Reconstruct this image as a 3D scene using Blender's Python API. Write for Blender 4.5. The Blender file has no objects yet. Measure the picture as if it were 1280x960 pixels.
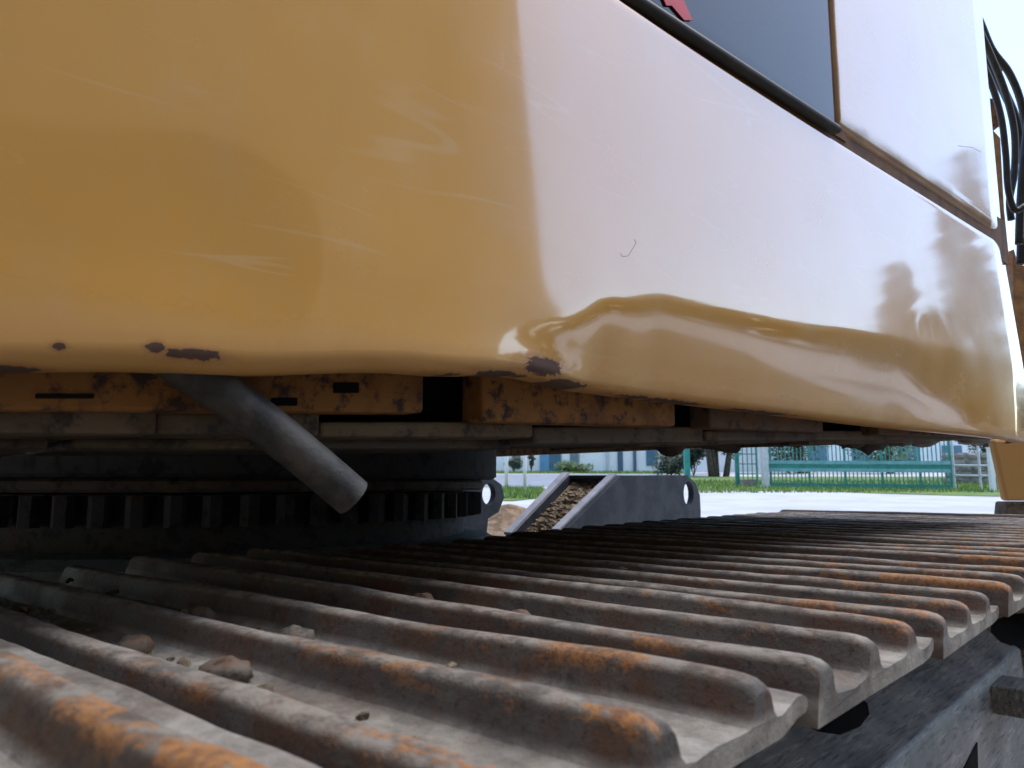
import bpy, math, random
from mathutils import Vector, noise
random.seed(7)
scene = bpy.context.scene
COL = scene.collection
R = math.radians

# ------------------------------------------------------------------ camera
EYE = 1.05                                   # camera height above the yard
PITCH, YAW, FPX = R(7.5), R(42.0), 950.0
cam_data = bpy.data.cameras.new('camera')
cam_data.sensor_width = 36.0
cam_data.lens = FPX / 1280.0 * 36.0
cam_data.clip_start, cam_data.clip_end = 0.02, 2000.0
cam_data.dof.use_dof = True
cam_data.dof.focus_distance = 0.95
cam_data.dof.aperture_fstop = 17.0
cam = bpy.data.objects.new('camera', cam_data)
COL.objects.link(cam)
cam.location = (0, 0, EYE)
cam.rotation_euler = (R(90) + PITCH, 0, YAW - R(90))
scene.camera = cam

# ------------------------------------------------------------------ sky, sun, exposure
SUN_EL, SUN_AZ = R(64), R(-36)               # azimuth counted from +X towards +Y
world = bpy.data.worlds.new('World')
scene.world = world
world.use_nodes = True
wn = world.node_tree
wn.nodes.clear()
sky = wn.nodes.new('ShaderNodeTexSky')
sky.sky_type = 'NISHITA'
sky.sun_disc = False
sky.sun_elevation = SUN_EL
sky.sun_rotation = R(90) - SUN_AZ
sky.air_density, sky.dust_density, sky.ozone_density = 1.0, 0.9, 1.2
bg = wn.nodes.new('ShaderNodeBackground')
bg.inputs[1].default_value = 0.136
wo = wn.nodes.new('ShaderNodeOutputWorld')
wn.links.new(sky.outputs[0], bg.inputs[0])
wn.links.new(bg.outputs[0], wo.inputs[0])
sl = bpy.data.lights.new('sun', 'SUN')
sl.energy, sl.angle, sl.color = 0.9, R(34), (1.0, 0.96, 0.9)
so = bpy.data.objects.new('sun', sl)
COL.objects.link(so)
so.rotation_euler = Vector((math.cos(SUN_EL)*math.cos(SUN_AZ), math.cos(SUN_EL)*math.sin(SUN_AZ), math.sin(SUN_EL))).to_track_quat('Z', 'Y').to_euler()
scene.view_settings.view_transform = 'Standard'
scene.view_settings.look = 'None'
scene.view_settings.exposure = 1.55
scene.view_settings.gamma = 1.0
scene.view_settings.use_curve_mapping = False

# ------------------------------------------------------------------ frames of reference
_F = Vector((math.cos(YAW)*math.cos(PITCH), math.sin(YAW)*math.cos(PITCH), math.sin(PITCH)))
_R = Vector((math.sin(YAW), -math.cos(YAW), 0))
_U = _R.cross(_F)
HEAD = Vector((math.cos(YAW), math.sin(YAW), 0))
CAMP = Vector((0, 0, EYE))
SLOPE = 0.0386                               # the yard climbs gently away from the machine

def ray(px, py):
    return _F*FPX + _R*(px-640) + _U*(480-py)

def at(px, py, d):
    """point at distance d along the viewing direction (horizontal)"""
    r = ray(px, py)
    return CAMP + r*(d/r.dot(HEAD))

SLEW = R(6.7)                                # the house is slewed against the tracks
DH = Vector((math.cos(SLEW), -math.sin(SLEW), 0))
NH = Vector((math.sin(SLEW), math.cos(SLEW), 0))

def H(u, w, z):
    """house frame: u forward along the door, w inwards, z above the eye height"""
    return CAMP + DH*u + NH*w + Vector((0, 0, z))

def hz(px, py, w):
    r = ray(px, py)
    r = r*(w/r.dot(NH))
    return r.dot(DH), r.z

def sstep(a, b, x):
    t = min(1, max(0, (x-a)/(b-a)))
    return t*t*(3-2*t)

def interp(pts, x):
    if x <= pts[0][0]: return pts[0][1]
    for (a, fa), (b, fb) in zip(pts, pts[1:]):
        if x <= b:
            t = (x-a)/(b-a)
            t = t*t*(3-2*t)
            return fa+(fb-fa)*t
    return pts[-1][1]

def ground_z(p):
    d = p.x*HEAD.x + p.y*HEAD.y
    return SLOPE*min(max(d, 0), 52)*sstep(3.0, 9.0, d)

def gpt(px, d, dz=0.0):
    """point on the yard seen in column px at distance d"""
    p = at(px, 560, d)
    p.z = ground_z(p)+dz
    return p

# ------------------------------------------------------------------ materials
def mat(name):
    m = bpy.data.materials.new(name)
    m.use_nodes = True
    nt = m.node_tree
    bsdf = nt.nodes['Principled BSDF']
    return m, nt, bsdf

class N:
    """small helper for wiring nodes"""
    def __init__(s, nt): s.nt = nt
    def put(s, v, inp):
        if isinstance(v, (int, float)): inp.default_value = v
        elif isinstance(v, (tuple, list)):
            inp.default_value = tuple(v) if len(v) == len(inp.default_value) else tuple(v)+(1.0,)
        else: s.nt.links.new(v, inp)
    def noise(s, vec, scale, detail=6, rough=0.6, dist=0.0):
        n = s.nt.nodes.new('ShaderNodeTexNoise')
        s.nt.links.new(vec, n.inputs['Vector'])
        n.inputs['Scale'].default_value = scale; n.inputs['Detail'].default_value = detail
        n.inputs['Roughness'].default_value = rough; n.inputs['Distortion'].default_value = dist
        return n.outputs['Fac']
    def ramp(s, fac, a, b, ca=0.0, cb=1.0):
        n = s.nt.nodes.new('ShaderNodeMapRange')
        n.interpolation_type = 'SMOOTHSTEP'
        s.put(fac, n.inputs[0]); s.put(a, n.inputs[1]); s.put(b, n.inputs[2]); s.put(ca, n.inputs[3]); s.put(cb, n.inputs[4])
        return n.outputs[0]
    def mix(s, fac, a, b):
        n = s.nt.nodes.new('ShaderNodeMix'); n.data_type = 'RGBA'
        s.put(fac, n.inputs[0]); s.put(a, n.inputs[6]); s.put(b, n.inputs[7])
        return n.outputs[2]
    def math(s, op, a, b=0.0, c=0.0):
        n = s.nt.nodes.new('ShaderNodeMath'); n.operation = op
        s.put(a, n.inputs[0]); s.put(b, n.inputs[1])
        if op in ('MULTIPLY_ADD', 'SMOOTH_MIN'): s.put(c, n.inputs[2])
        return n.outputs[0]
    def mapping(s, vec, loc=(0,0,0), rot=(0,0,0), sc=(1,1,1)):
        n = s.nt.nodes.new('ShaderNodeMapping')
        s.nt.links.new(vec, n.inputs[0])
        n.inputs[1].default_value = loc; n.inputs[2].default_value = rot; n.inputs[3].default_value = sc
        return n.outputs[0]
    def length(s, vec):
        n = s.nt.nodes.new('ShaderNodeVectorMath'); n.operation = 'LENGTH'
        s.nt.links.new(vec, n.inputs[0])
        return n.outputs['Value']
    def pos(s):
        return s.nt.nodes.new('ShaderNodeNewGeometry').outputs['Position']
    def uv(s):
        return s.nt.nodes.new('ShaderNodeTexCoord').outputs['UV']
    def sep(s, vec):
        n = s.nt.nodes.new('ShaderNodeSeparateXYZ'); s.nt.links.new(vec, n.inputs[0]); return n.outputs
    def bump(s, h, strength, dist, bsdf):
        n = s.nt.nodes.new('ShaderNodeBump')
        n.inputs['Strength'].default_value = strength; n.inputs['Distance'].default_value = dist
        s.nt.links.new(h, n.inputs['Height']); s.nt.links.new(n.outputs[0], bsdf.inputs['Normal'])
        return n

def simple(name, ca, cb, scale=8, rough=0.8, bump=0.0, bdist=0.01, spec=0.4, metal=0.0, detail=6, a=0.35, b=0.65):
    m, nt, bs = mat(name)
    k = N(nt); p = k.pos()
    f = k.noise(p, scale, detail)
    k.put(k.mix(k.ramp(f, a, b), ca, cb), bs.inputs['Base Color'])
    bs.inputs['Roughness'].default_value = rough
    bs.inputs['Specular IOR Level'].default_value = spec
    bs.inputs['Metallic'].default_value = metal
    if bump: k.bump(k.noise(p, scale*3, 8), bump, bdist, bs)
    return m

ORANGE, ORANGE2 = (0.68, 0.365, 0.082), (0.63, 0.345, 0.088)

def paint(name, chips=(), ledge=None):
    """glossy yellow-orange machine paint; chips = worn spots (u, z, half width, half height)"""
    m, nt, bs = mat(name)
    k = N(nt); uv = k.uv()
    big = k.noise(uv, 3.0, 3)
    col = k.mix(k.ramp(big, 0.35, 0.7), ORANGE, ORANGE2)
    dust = k.noise(k.mapping(uv, sc=(1, 0.5, 1)), 14, 8, 0.7)
    col = k.mix(k.ramp(dust, 0.45, 0.8, 0, 0.30), col, (0.58, 0.42, 0.24))
    # long faint wiping scratches
    sc = None
    for rot, s, th in ((0.35, 1.0, 0.0016), (-0.62, 1.3, 0.0012), (0.12, 0.7, 0.0018)):
        w = k.noise(k.mapping(uv, rot=(0, 0, rot), sc=(0.8*s, 7*s, 1)), 2.2, 2, 0.4)
        d = k.math('ABSOLUTE', k.math('SUBTRACT', w, 0.5))
        ln = k.ramp(d, th*1.0, th*3.5, 1.0, 0.0)
        ln = k.math('MULTIPLY', ln, k.ramp(k.noise(uv, 4.5*s, 2), 0.5, 0.62))
        sc = ln if sc is None else k.math('MAXIMUM', sc, ln)
    col = k.mix(k.math('MULTIPLY', sc, 0.20), col, (0.75, 0.62, 0.42))
    speck = k.ramp(k.noise(uv, 190, 3), 0.77, 0.80)
    col = k.mix(k.math('MULTIPLY', speck, 0.6), col, (0.12, 0.07, 0.04))
    wear = speck
    gz = k.math('ADD', k.sep(uv)[1], k.math('MULTIPLY', k.math('SUBTRACT', k.noise(k.mapping(uv, sc=(1.5, 1, 1)), 12, 6, .7), .5), .035))
    grime = k.ramp(gz, .082, .112, .85, 0)
    col = k.mix(k.math('MULTIPLY', grime, .45), col, (.30, .16, .06))
    wear = k.math('MAXIMUM', wear, grime)
    if chips:
        jit = k.noise(k.mapping(uv, sc=(.7, 1.3, 1)), 110, 8, 0.75)
        mask = None
        for (u, z, a, b) in chips:
            l = k.length(k.mapping(uv, loc=(-u/a, -z/b, 0), sc=(1/a, 1/b, 0)))
            mask = l if mask is None else k.math('MINIMUM', mask, l)
        e = k.math('ADD', mask, k.math('MULTIPLY', k.math('SUBTRACT', jit, 0.5), 2.6))
        chip = k.ramp(e, 0.92, 1.02, 1, 0)
        halo = k.ramp(e, 1.0, 2.2, 0.55, 0)
        col = k.mix(halo, col, (0.33, 0.15, 0.05))
        col = k.mix(chip, col, k.mix(jit, (0.035, 0.02, 0.018), (0.13, 0.065, 0.04)))
        wear = k.math('MAXIMUM', wear, chip)
    if ledge is not None:                            # dirt that settles on the ledge above the seam
        zz = k.math('ADD', k.sep(uv)[1], k.math('MULTIPLY', k.math('SUBTRACT', k.noise(k.mapping(uv, sc=(.7, 1, 1)), 9, 6, .65), .5), .05))
        dm = k.ramp(zz, ledge+.012, ledge+.04, .9, 0)
        dm = k.math('MAXIMUM', dm, k.ramp(k.math('ADD', k.sep(uv)[0], k.math('MULTIPLY', k.math('SUBTRACT', k.noise(uv, 14, 6, .7), .5), .015)), UVX+.004, UVX+.012, .85, 0))
        col = k.mix(dm, col, k.mix(dust, (.15, .075, .03), (.33, .19, .09)))
        wear = k.math('MAXIMUM', wear, k.math('MULTIPLY', dm, .85))
    k.put(col, bs.inputs['Base Color'])
    rg = k.ramp(k.noise(uv, 9, 6, 0.7), 0.3, 0.75, 0.16, 0.30)
    k.put(k.mix(wear, rg, (0.8, 0.8, 0.8)), bs.inputs['Roughness'])
    bs.inputs['IOR'].default_value = 1.6
    bs.inputs['Coat IOR'].default_value = 1.95
    k.put(k.math('SUBTRACT', 1.0, wear), bs.inputs['Coat Weight'])
    k.put(k.ramp(k.noise(uv, 6, 5, 0.6), 0.35, 0.75, 0.045, 0.10), bs.inputs['Coat Roughness'])
    bn = k.bump(k.noise(uv, 26, 3, 0.5), 0.03, 0.004, bs)
    return m

CH = []
for px, py, a, b in ((245, 442, .0155, .0035), (198, 433, .005, .0028), (78, 430, .003, .002), (680, 458, .022, .0075),
                     (640, 470, .03, .0035), (580, 470, .02, .0022), (720, 478, .03, .003), (30, 458, .016, .0022), (985, 515, .10, .0028), (860, 500, .09, .003)):
    u, z = hz(px, py, .455)
    CH.append((u, z, a, b))
M = {}
M['paint'] = paint('orange_paint_chipped', CH)
UVX = 1.022
M['paint_up'] = paint('orange_paint')
M['paint_ledge'] = paint('orange_paint_dusty_ledge', ledge=.4905)

def rusty(name, base, rustc, dark, amount=0.5, scale=18):
    m, nt, bs = mat(name)
    k = N(nt); p = k.pos()
    n1 = k.noise(p, scale, 8, 0.65); n2 = k.noise(p, scale*2.7, 7, 0.7); n3 = k.noise(p, scale*6, 5, .7)
    c = k.mix(k.ramp(n1, 0.62-amount*.35, 0.72-amount*.2), base, rustc)
    c = k.mix(k.ramp(n2, 0.49, 0.63), c, dark)
    c = k.mix(k.ramp(n3, 0.62, .8, 0, .35), c, (.34, .27, .19))
    k.put(c, bs.inputs['Base Color'])
    bs.inputs['Roughness'].default_value = 0.75
    bs.inputs['Specular IOR Level'].default_value = 0.3
    k.bump(n2, 0.35, 0.004, bs)
    return m
M['beam'] = rusty('rusted_orange_beam', (0.27, 0.125, 0.035), (0.17, 0.075, 0.03), (0.05, 0.03, 0.026), 0.5, 20)
M['beam_dark'] = rusty('rust_brown_beam', (0.10, 0.06, 0.04), (0.16, 0.075, 0.03), (0.03, 0.024, 0.022), 0.4, 22)
M['dusty'] = rusty('dusty_plate', (0.155, 0.118, 0.078), (0.10, 0.075, 0.052), (0.045, 0.038, 0.034), 0.45, 16)
M['underside'] = rusty('dirty_underside', (0.11, 0.095, 0.085), (0.15, 0.115, 0.085), (0.055, 0.05, 0.048), 0.5, 10)
M['bearing'] = rusty('greasy_bearing_steel', (0.07, 0.078, 0.09), (0.085, 0.075, 0.07), (0.035, 0.038, 0.045), 0.4, 14)
M['carbody'] = rusty('dark_carbody_steel', (0.20, 0.26, 0.32), (0.18, 0.20, 0.22), (0.10, 0.12, 0.14), 0.3, 9)

# track shoe: worn steel, brown scale, orange bloom on the crests, pale dust in the grooves
m, nt, bs = mat('rusty_track_steel'); k = N(nt); p = k.pos(); xyz = k.sep(p)
oi = nt.nodes.new('ShaderNodeObjectInfo').outputs['Random']
tc = nt.nodes.new('ShaderNodeTexCoord'); lz = k.sep(tc.outputs['Object'])
n1 = k.noise(p, 14, 8, .66); n2 = k.noise(k.mapping(p, sc=(1.3, .8, 1)), 48, 9, .75); n3 = k.noise(p, 9, 5, .6); n4 = k.noise(p, 230, 6, .8)
n5 = k.noise(k.mapping(p, loc=(3, 1, 2), sc=(1.3, .8, 1)), 22, 9, .72); n6 = k.noise(k.mapping(p, loc=(7, 2, 5)), 33, 8, .75)
crest = k.ramp(lz[2], -.0110, -.0025); top = k.ramp(lz[2], -.0045, -.0008); floor_ = k.ramp(lz[2], -.0130, -.0185)
outer = k.ramp(xyz[1], .46, .17, .1, 1)
c = k.mix(k.ramp(n1, .36, .62), (.062, .054, .048), (.118, .105, .092))
c = k.mix(k.ramp(n6, .44, .60, 0, .9), c, k.mix(n4, (.135, .060, .028), (.075, .040, .026)))        # brown scale
c = k.mix(k.ramp(n4, .54, .64, 0, .75), c, (.022, .019, .018))                                      # pits
c = k.mix(k.ramp(n5, .57, .66, 0, .8), c, (.035, .033, .036))
dustm = k.math('MULTIPLY', floor_, k.ramp(n3, .36, .58, .25, 1))
c = k.mix(dustm, c, k.mix(k.ramp(n2, .3, .7), (.17, .155, .130), (.43, .405, .36)))
pale = k.math('MULTIPLY', top, k.ramp(n2, .40, .60, .1, .75))
c = k.mix(pale, c, k.mix(n1, (.25, .225, .19), (.44, .41, .36)))
ro = k.math('MULTIPLY', k.math('MULTIPLY', k.ramp(k.math('ADD', k.noise(k.mapping(p, loc=(4, 9, 3), sc=(1.5, .6, 1)), 24, 9, .78), k.ramp(xyz[1], .34, .18, 0, .025)), .53, .59), crest), outer)
c = k.mix(k.math('MULTIPLY', ro, .9), c, k.mix(k.ramp(n4, .40, .62), (.46, .20, .05), (.20, .085, .032)))
k.put(c, bs.inputs['Base Color'])
k.put(k.ramp(n1, .3, .7, .5, .8), bs.inputs['Roughness'])
bs.inputs['Specular IOR Level'].default_value = .5
hgt = k.math('ADD', k.math('MULTIPLY', n2, .7), k.math('MULTIPLY', n4, .5))
k.bump(hgt, .8, .004, bs)
M['shoe'] = m

# track frame: dark scuffed steel with diagonal scrape marks
m, nt, bs = mat('scuffed_frame_steel'); k = N(nt); p = k.pos()
st = k.noise(k.mapping(p, rot=(0, 0, R(35)), sc=(1.0, 13, 6)), 11, 8, .65)
n1 = k.noise(p, 9, 6)
c = k.mix(k.ramp(n1, .35, .7), (.12, .13, .14), (.22, .225, .23))
c = k.mix(k.ramp(st, .50, .66, 0, .75), c, (.33, .33, .33))
st2 = k.noise(k.mapping(p, loc=(2, 1, 0), rot=(0, 0, R(42)), sc=(1.2, 20, 9)), 14, 8, .7)
c = k.mix(k.ramp(st2, .52, .62, 0, .8), c, (.035, .037, .04))
c = k.mix(k.ramp(k.noise(p, 25, 6), .62, .7, 0, .7), c, (.14, .10, .075))
k.put(c, bs.inputs['Base Color']); bs.inputs['Roughness'].default_value = .5
k.bump(st, .3, .003, bs)
M['frame'] = m

M['gasket'] = simple('black_rubber', (.012, .012, .013), (.03, .028, .026), 20, .6)
M['black_hose'] = simple('black_hose_rubber', (.015, .015, .017), (.035, .034, .034), 30, .45, .2, .002)
M['hose'] = simple('grey_dusty_hose', (.024, .025, .027), (.075, .072, .067), 38, .6, .35, .003)
M['boom'] = simple('weathered_orange_steel', (.42, .23, .085), (.24, .13, .065), 30, .6, .2, .003)
M['bolt'] = rusty('crusted_bolt', (.12, .10, .08), (.13, .075, .045), (.04, .035, .032), .5, 60)
M['hole'] = simple('hollow_shade', (.006, .006, .007), (.012, .012, .012), 10, .95, spec=.1)  # near-black colour stands for the shade inside openings
M['seam'] = simple('brown_seam_dirt', (.16, .08, .035), (.07, .04, .025), 30, .8)
M['pale_edge'] = simple('pale_edge_strip', (.55, .53, .5), (.42, .4, .36), 30, .4)
m, nt, bs = mat('gloss_black_panel'); k = N(nt); p = k.pos()
k.put(k.mix(k.ramp(k.noise(p, 60, 6, .7), .64, .72, 0, .5), (.022, .026, .034), (.07, .06, .05)), bs.inputs['Base Color'])
bs.inputs['Roughness'].default_value = .10; bs.inputs['IOR'].default_value = 1.5
M['gloss_black'] = m
M['red'] = simple('red_print', (.62, .035, .03), (.55, .04, .035), 40, .35)
M['scuff'] = simple('scuff_mark', (.42, .32, .22), (.5, .4, .3), 90, .8)
M['soil'] = simple('dry_soil', (.14, .085, .045), (.30, .21, .13), 14, .95, .8, .02)
M['mud'] = simple('caked_mud', (.10, .075, .05), (.30, .24, .16), 22, .95, .8, .02)
M['grey_steel'] = simple('grey_painted_steel', (.022, .026, .033), (.04, .044, .052), 12, .7, .25, .006, spec=.15)
M['steel_edge'] = simple('pale_steel_edge', (.3, .3, .32), (.22, .22, .24), 14, .5)

m, nt, bs = mat('pale_concrete_yard'); k = N(nt); p = k.pos()
n1 = k.noise(p, .7, 8, .65); n2 = k.noise(p, 9, 8, .7)
c = k.mix(k.ramp(n1, .35, .65), (.42, .415, .40), (.51, .50, .49))
c = k.mix(k.ramp(n2, .55, .75, 0, .5), c, (.34, .32, .29))
k.put(c, bs.inputs['Base Color']); bs.inputs['Roughness'].default_value = .85; k.bump(n2, .4, .01, bs)
M['yard'] = m
M['dirt'] = simple('added_dark_ground', (.13, .10, .07), (.21, .165, .115), 1.5, .95, .6, .02)
M['road'] = simple('grey_asphalt', (.20, .21, .23), (.27, .28, .30), 3, .8, .4, .01)
M['grass_soil'] = simple('green_turf', (.09, .15, .03), (.16, .22, .05), 2.5, .95, .6, .03)
M['grass'] = simple('grass_blade', (.10, .20, .03), (.22, .30, .07), 5, .7)
M['white_wall'] = simple('white_render', (.74, .75, .76), (.80, .80, .79), 1.4, .85, .1)
M['pale_blue'] = simple('pale_blue_cladding', (.52, .58, .60), (.60, .65, .66), 1.5, .7)
M['blue'] = simple('blue_painted_door', (.10, .26, .42), (.13, .30, .46), 3, .5)
M['blue_dark'] = simple('slate_blue_door', (.05, .12, .18), (.07, .15, .21), 3, .5)
M['grey_green'] = simple('grey_green_shutter', (.13, .19, .20), (.16, .22, .23), 3, .5)
M['pipe_dark'] = simple('dark_blue_downpipe', (.06, .10, .16), (.08, .12, .18), 5, .5)
M['roof'] = simple('grey_roof_sheet', (.16, .14, .13), (.22, .19, .18), 3, .8, .2)
M['teal'] = simple('teal_gate_paint', (.02, .20, .17), (.035, .26, .22), 6, .45)
M['teal_pale'] = simple('weathered_teal_rail', (.12, .33, .34), (.2, .42, .44), 5, .45)
M['galv'] = simple('galvanised_steel', (.45, .48, .5), (.55, .57, .58), 12, .45, metal=.3)
M['white_post'] = simple('white_post_paint', (.66, .68, .68), (.74, .74, .72), 8, .6)
M['bark'] = simple('dark_bark', (.05, .04, .032), (.11, .09, .07), 9, .95, .8, .03)
M['leaf_dark'] = simple('dark_leaf', (.03, .048, .022), (.05, .075, .03), 3, .55)
M['leaf'] = simple('green_leaf', (.05, .10, .025), (.11, .16, .04), 3, .55)
M['stone'] = simple('rubble_stone', (.17, .15, .13), (.31, .28, .25), 2.5, .9, .5, .02)
M['clad'] = simple('brown_cladding', (.40, .285, .165), (.47, .34, .20), 1.5, .6, spec=.25)
M['clad_dark'] = simple('dark_roller_door', (.06, .05, .045), (.08, .07, .06), 2, .6, spec=.25)

# ------------------------------------------------------------------ mesh building
class MB:
    def __init__(s): s.v, s.f, s.uv = [], [], None
    def poly(s, pts, faces):
        o = len(s.v); s.v += [Vector(p) for p in pts]; s.f += [tuple(i+o for i in f) for f in faces]
        return s
    def box(s, c, sx, sy, sz, ax=Vector((1,0,0)), ay=Vector((0,1,0)), az=Vector((0,0,1))):
        c = Vector(c)
        P = [c+ax*(sx/2*a)+ay*(sy/2*b)+az*(sz/2*d) for d in (-1,1) for b in (-1,1) for a in (-1,1)]
        return s.poly(P, [(0,2,3,1),(4,5,7,6),(0,1,5,4),(1,3,7,5),(3,2,6,7),(2,0,4,6)])
    def hbox(s, u0, u1, w0, w1, z0, z1):
        c = H((u0+u1)/2, (w0+w1)/2, (z0+z1)/2)
        return s.box(c, u1-u0, w1-w0, z1-z0, DH, NH)
    def tube(s, pts, r, n=10, caps=True, inner=0.0):
        pts = [Vector(p) for p in pts]
        if isinstance(r, (int, float)): r = [r]*len(pts)
        t0 = (pts[1]-pts[0]).normalized()
        a = t0.orthogonal().normalized(); rings = []
        for i, p in enumerate(pts):
            t = (pts[min(i+1, len(pts)-1)]-pts[max(i-1, 0)]).normalized()
            a = (a-t*a.dot(t)).normalized(); b = t.cross(a)
            rings.append([p+(a*math.cos(2*math.pi*j/n)+b*math.sin(2*math.pi*j/n))*r[i] for j in range(n)])
        P = [q for g in rings for q in g]; Fc = []
        for i in range(len(pts)-1):
            for j in range(n):
                Fc.append((i*n+j, i*n+(j+1)%n, (i+1)*n+(j+1)%n, (i+1)*n+j))
        if caps: Fc += [tuple(range(n-1, -1, -1)), tuple(range((len(pts)-1)*n, len(pts)*n))]
        return s.poly(P, Fc)
    def lathe(s, c, prof, n=48, a0=0.0):
        """prof: (radius, z) from bottom outside up"""
        c = Vector(c); P = []; Fc = []; m_ = len(prof)
        for i in range(n):
            a = a0+2*math.pi*i/n
            for r, z in prof: P.append(c+Vector((r*math.cos(a), r*math.sin(a), z)))
        for i in range(n):
            for j in range(m_-1):
                Fc.append((i*m_+j, ((i+1) % n)*m_+j, ((i+1) % n)*m_+j+1, i*m_+j+1))
        return s.poly(P, Fc)
    def prism(s, outline, depth):
        """outline: 3-D polygon (counter-clockwise seen from the side that depth points away from)"""
        n = len(outline); d = Vector(depth)
        P = [Vector(p) for p in outline]+[Vector(p)+d for p in outline]
        Fc = [tuple(range(n-1, -1, -1)), tuple(range(n, 2*n))]+[(i, (i+1) % n, (i+1) % n+n, i+n) for i in range(n)]
        return s.poly(P, Fc)
    def blob(s, c, rx, ry, rz, seed, nu=10, nv=7, rough=.35):
        c = Vector(c); P = []; Fc = []
        for j in range(nv+1):
            th = math.pi*j/nv
            for i in range(nu):
                ph = 2*math.pi*i/nu
                d = Vector((math.sin(th)*math.cos(ph), math.sin(th)*math.sin(ph), math.cos(th)))
                q = 1+rough*noise.noise(d*1.7+Vector((seed*3.1, seed*1.7, seed)))+rough*.4*noise.noise(d*4.3+Vector((seed, 0, seed*2)))
                P.append(c+Vector((d.x*rx, d.y*ry, d.z*rz))*q)
        for j in range(nv):
            for i in range(nu):
                Fc.append((j*nu+i, (j+1)*nu+i, (j+1)*nu+(i+1) % nu, j*nu+(i+1) % nu))
        return s.poly(P, Fc)
    def mesh(s, name, m, origin=Vector((0,0,0)), smooth=False):
        me = bpy.data.meshes.new(name)
        me.from_pydata([tuple(p-origin) for p in s.v], [], s.f)
        if s.uv:
            ul = me.uv_layers.new(name='UVMap')
            for lp in me.loops: ul.data[lp.index].uv = s.uv[lp.vertex_index]
        me.materials.append(m)
        if smooth:
            for q in me.polygons: q.use_smooth = True
        me.update()
        return me
    def build(s, name, m, parent=None, smooth=False):
        org = world_loc(parent) if parent else Vector((0,0,0))
        o = bpy.data.objects.new(name, s.mesh(name, m, org, smooth))
        COL.objects.link(o)
        if parent: o.parent = parent
        return o

def world_loc(o):
    p = Vector(o.location)
    while o.parent: o = o.parent; p += Vector(o.location)
    return p

def tag(o, label=None, cat=None, group=None, kind=None):
    if label: o['label'] = label
    if cat: o['category'] = cat
    if group: o['group'] = group
    if kind: o['kind'] = kind
    return o

def empty(name, loc, label, cat, group=None):
    o = bpy.data.objects.new(name, None); COL.objects.link(o); o.location = loc
    return tag(o, label, cat, group)

def bevel(o, w, seg=2):
    b = o.modifiers.new('bevel', 'BEVEL'); b.width = w; b.segments = seg; b.limit_method = 'ANGLE'
    return o

# ------------------------------------------------------------------ the ground
mb = MB(); nx = 90
xs = [-400, -200, -100, -50, -25, -12, -6]+[i*1.5 for i in range(-2, 40)]+[70, 80, 100, 130, 200, 400]
ys = xs
P = []
LEFT = Vector((-HEAD.y, HEAD.x, 0))
for a in xs:
    for b in ys:
        q = HEAD*a+LEFT*b
        q.z = ground_z(q)
        P.append(q)
n_ = len(ys)
mb.poly(P, [(i*n_+j, (i+1)*n_+j, (i+1)*n_+j+1, i*n_+j+1) for i in range(len(xs)-1) for j in range(n_-1)])
tag(mb.build('ground', M['yard'], smooth=True), kind='structure', label='pale concrete yard')

def sheet(name, cols, m, lift, kind='structure'):
    """cols: (px, d_near, d_far) columns of a strip lying on the yard"""
    b = MB(); P = []; K = 8
    for px, d0, d1 in cols:
        for j in range(K+1): P.append(gpt(px, d0+(d1-d0)*j/K, lift))
    b.poly(P, [(i*(K+1)+j, (i+1)*(K+1)+j, (i+1)*(K+1)+j+1, i*(K+1)+j+1) for i in range(len(cols)-1) for j in range(K)])
    return tag(b.build(name, m, smooth=True), kind=kind)

b = MB(); P = []
SO = [(-40, 3.6), (-40, -8.0), (10.5, -8.0), (10.0, -5.5), (9.2, -3.6), (6.2, -2.2), (3.6, -1.2), (2.6, -.5), (2.2, 1.0), (2.0, 3.6)]
P = [Vector((x, y, ground_z(Vector((x, y, 0)))+.008)) for x, y in SO]
b.poly([(-8, -4, .008)]+P, [(0, i+1, i+2) for i in range(len(P)-1)])
tag(b.build('added_dark_yard', M['dirt']), kind='structure')  # unseen dark ground, added so the door's lower edge mirrors less brightness
def dist_at(py): return EYE*958.0/(py-568.0)

sheet('road', [(420, 23, 36), (560, 24, 39), (640, 24.5, 40), (740, 25, 41), (840, 30, 42), (900, 38, 43)], M['road'], .006)
sheet('grass_verge', [(862, 22.5, 36), (940, 22.5, 36), (1010, 22, 36), (1100, 20.5, 36), (1180, 19.6, 36), (1260, 19.0, 36), (1420, 18.5, 36)], M['grass_soil'], .012)
sheet('grass_island', [(618, 17.5, 24), (640, 17.2, 24), (668, 18.2, 22.8), (682, 19.8, 20.8)], M['grass_soil'], .016)
sheet('house_lawn', [(560, 41.5, 47), (700, 42, 47), (860, 41, 47)], M['grass_soil'], .010)

def blades(name, regions, n):
    b = MB()
    for px0, px1, d0, d1, w in regions:
        for i in range(int(n*w)):
            p = gpt(random.uniform(px0, px1), random.uniform(d0, d1))
            a = random.uniform(0, 6.28); hgt_ = random.uniform(.05, .16); s_ = random.uniform(.012, .03)
            t = Vector((math.cos(a), math.sin(a), 0)); lean = Vector((random.uniform(-.06, .06), random.uniform(-.06, .06), 0))
            b.poly([p-t*s_, p+t*s_, p+lean+Vector((0, 0, hgt_))], [(0, 1, 2)])
    return tag(b.build(name, M['grass'], None), kind='stuff', label='short green grass on the verge by the gate')
blades('grass', [(862, 1400, 21.0, 30, 1.0), (618, 680, 18, 23.5, .25), (600, 860, 41.8, 45, .5)], 9000)

# ------------------------------------------------------------------ EXCAVATOR
CX, CY = .85, 1.65
ex = empty('excavator', (CX, CY, 0), 'orange crawler excavator with dented glossy side door and rusty triple-grouser track', 'excavator')

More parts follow.
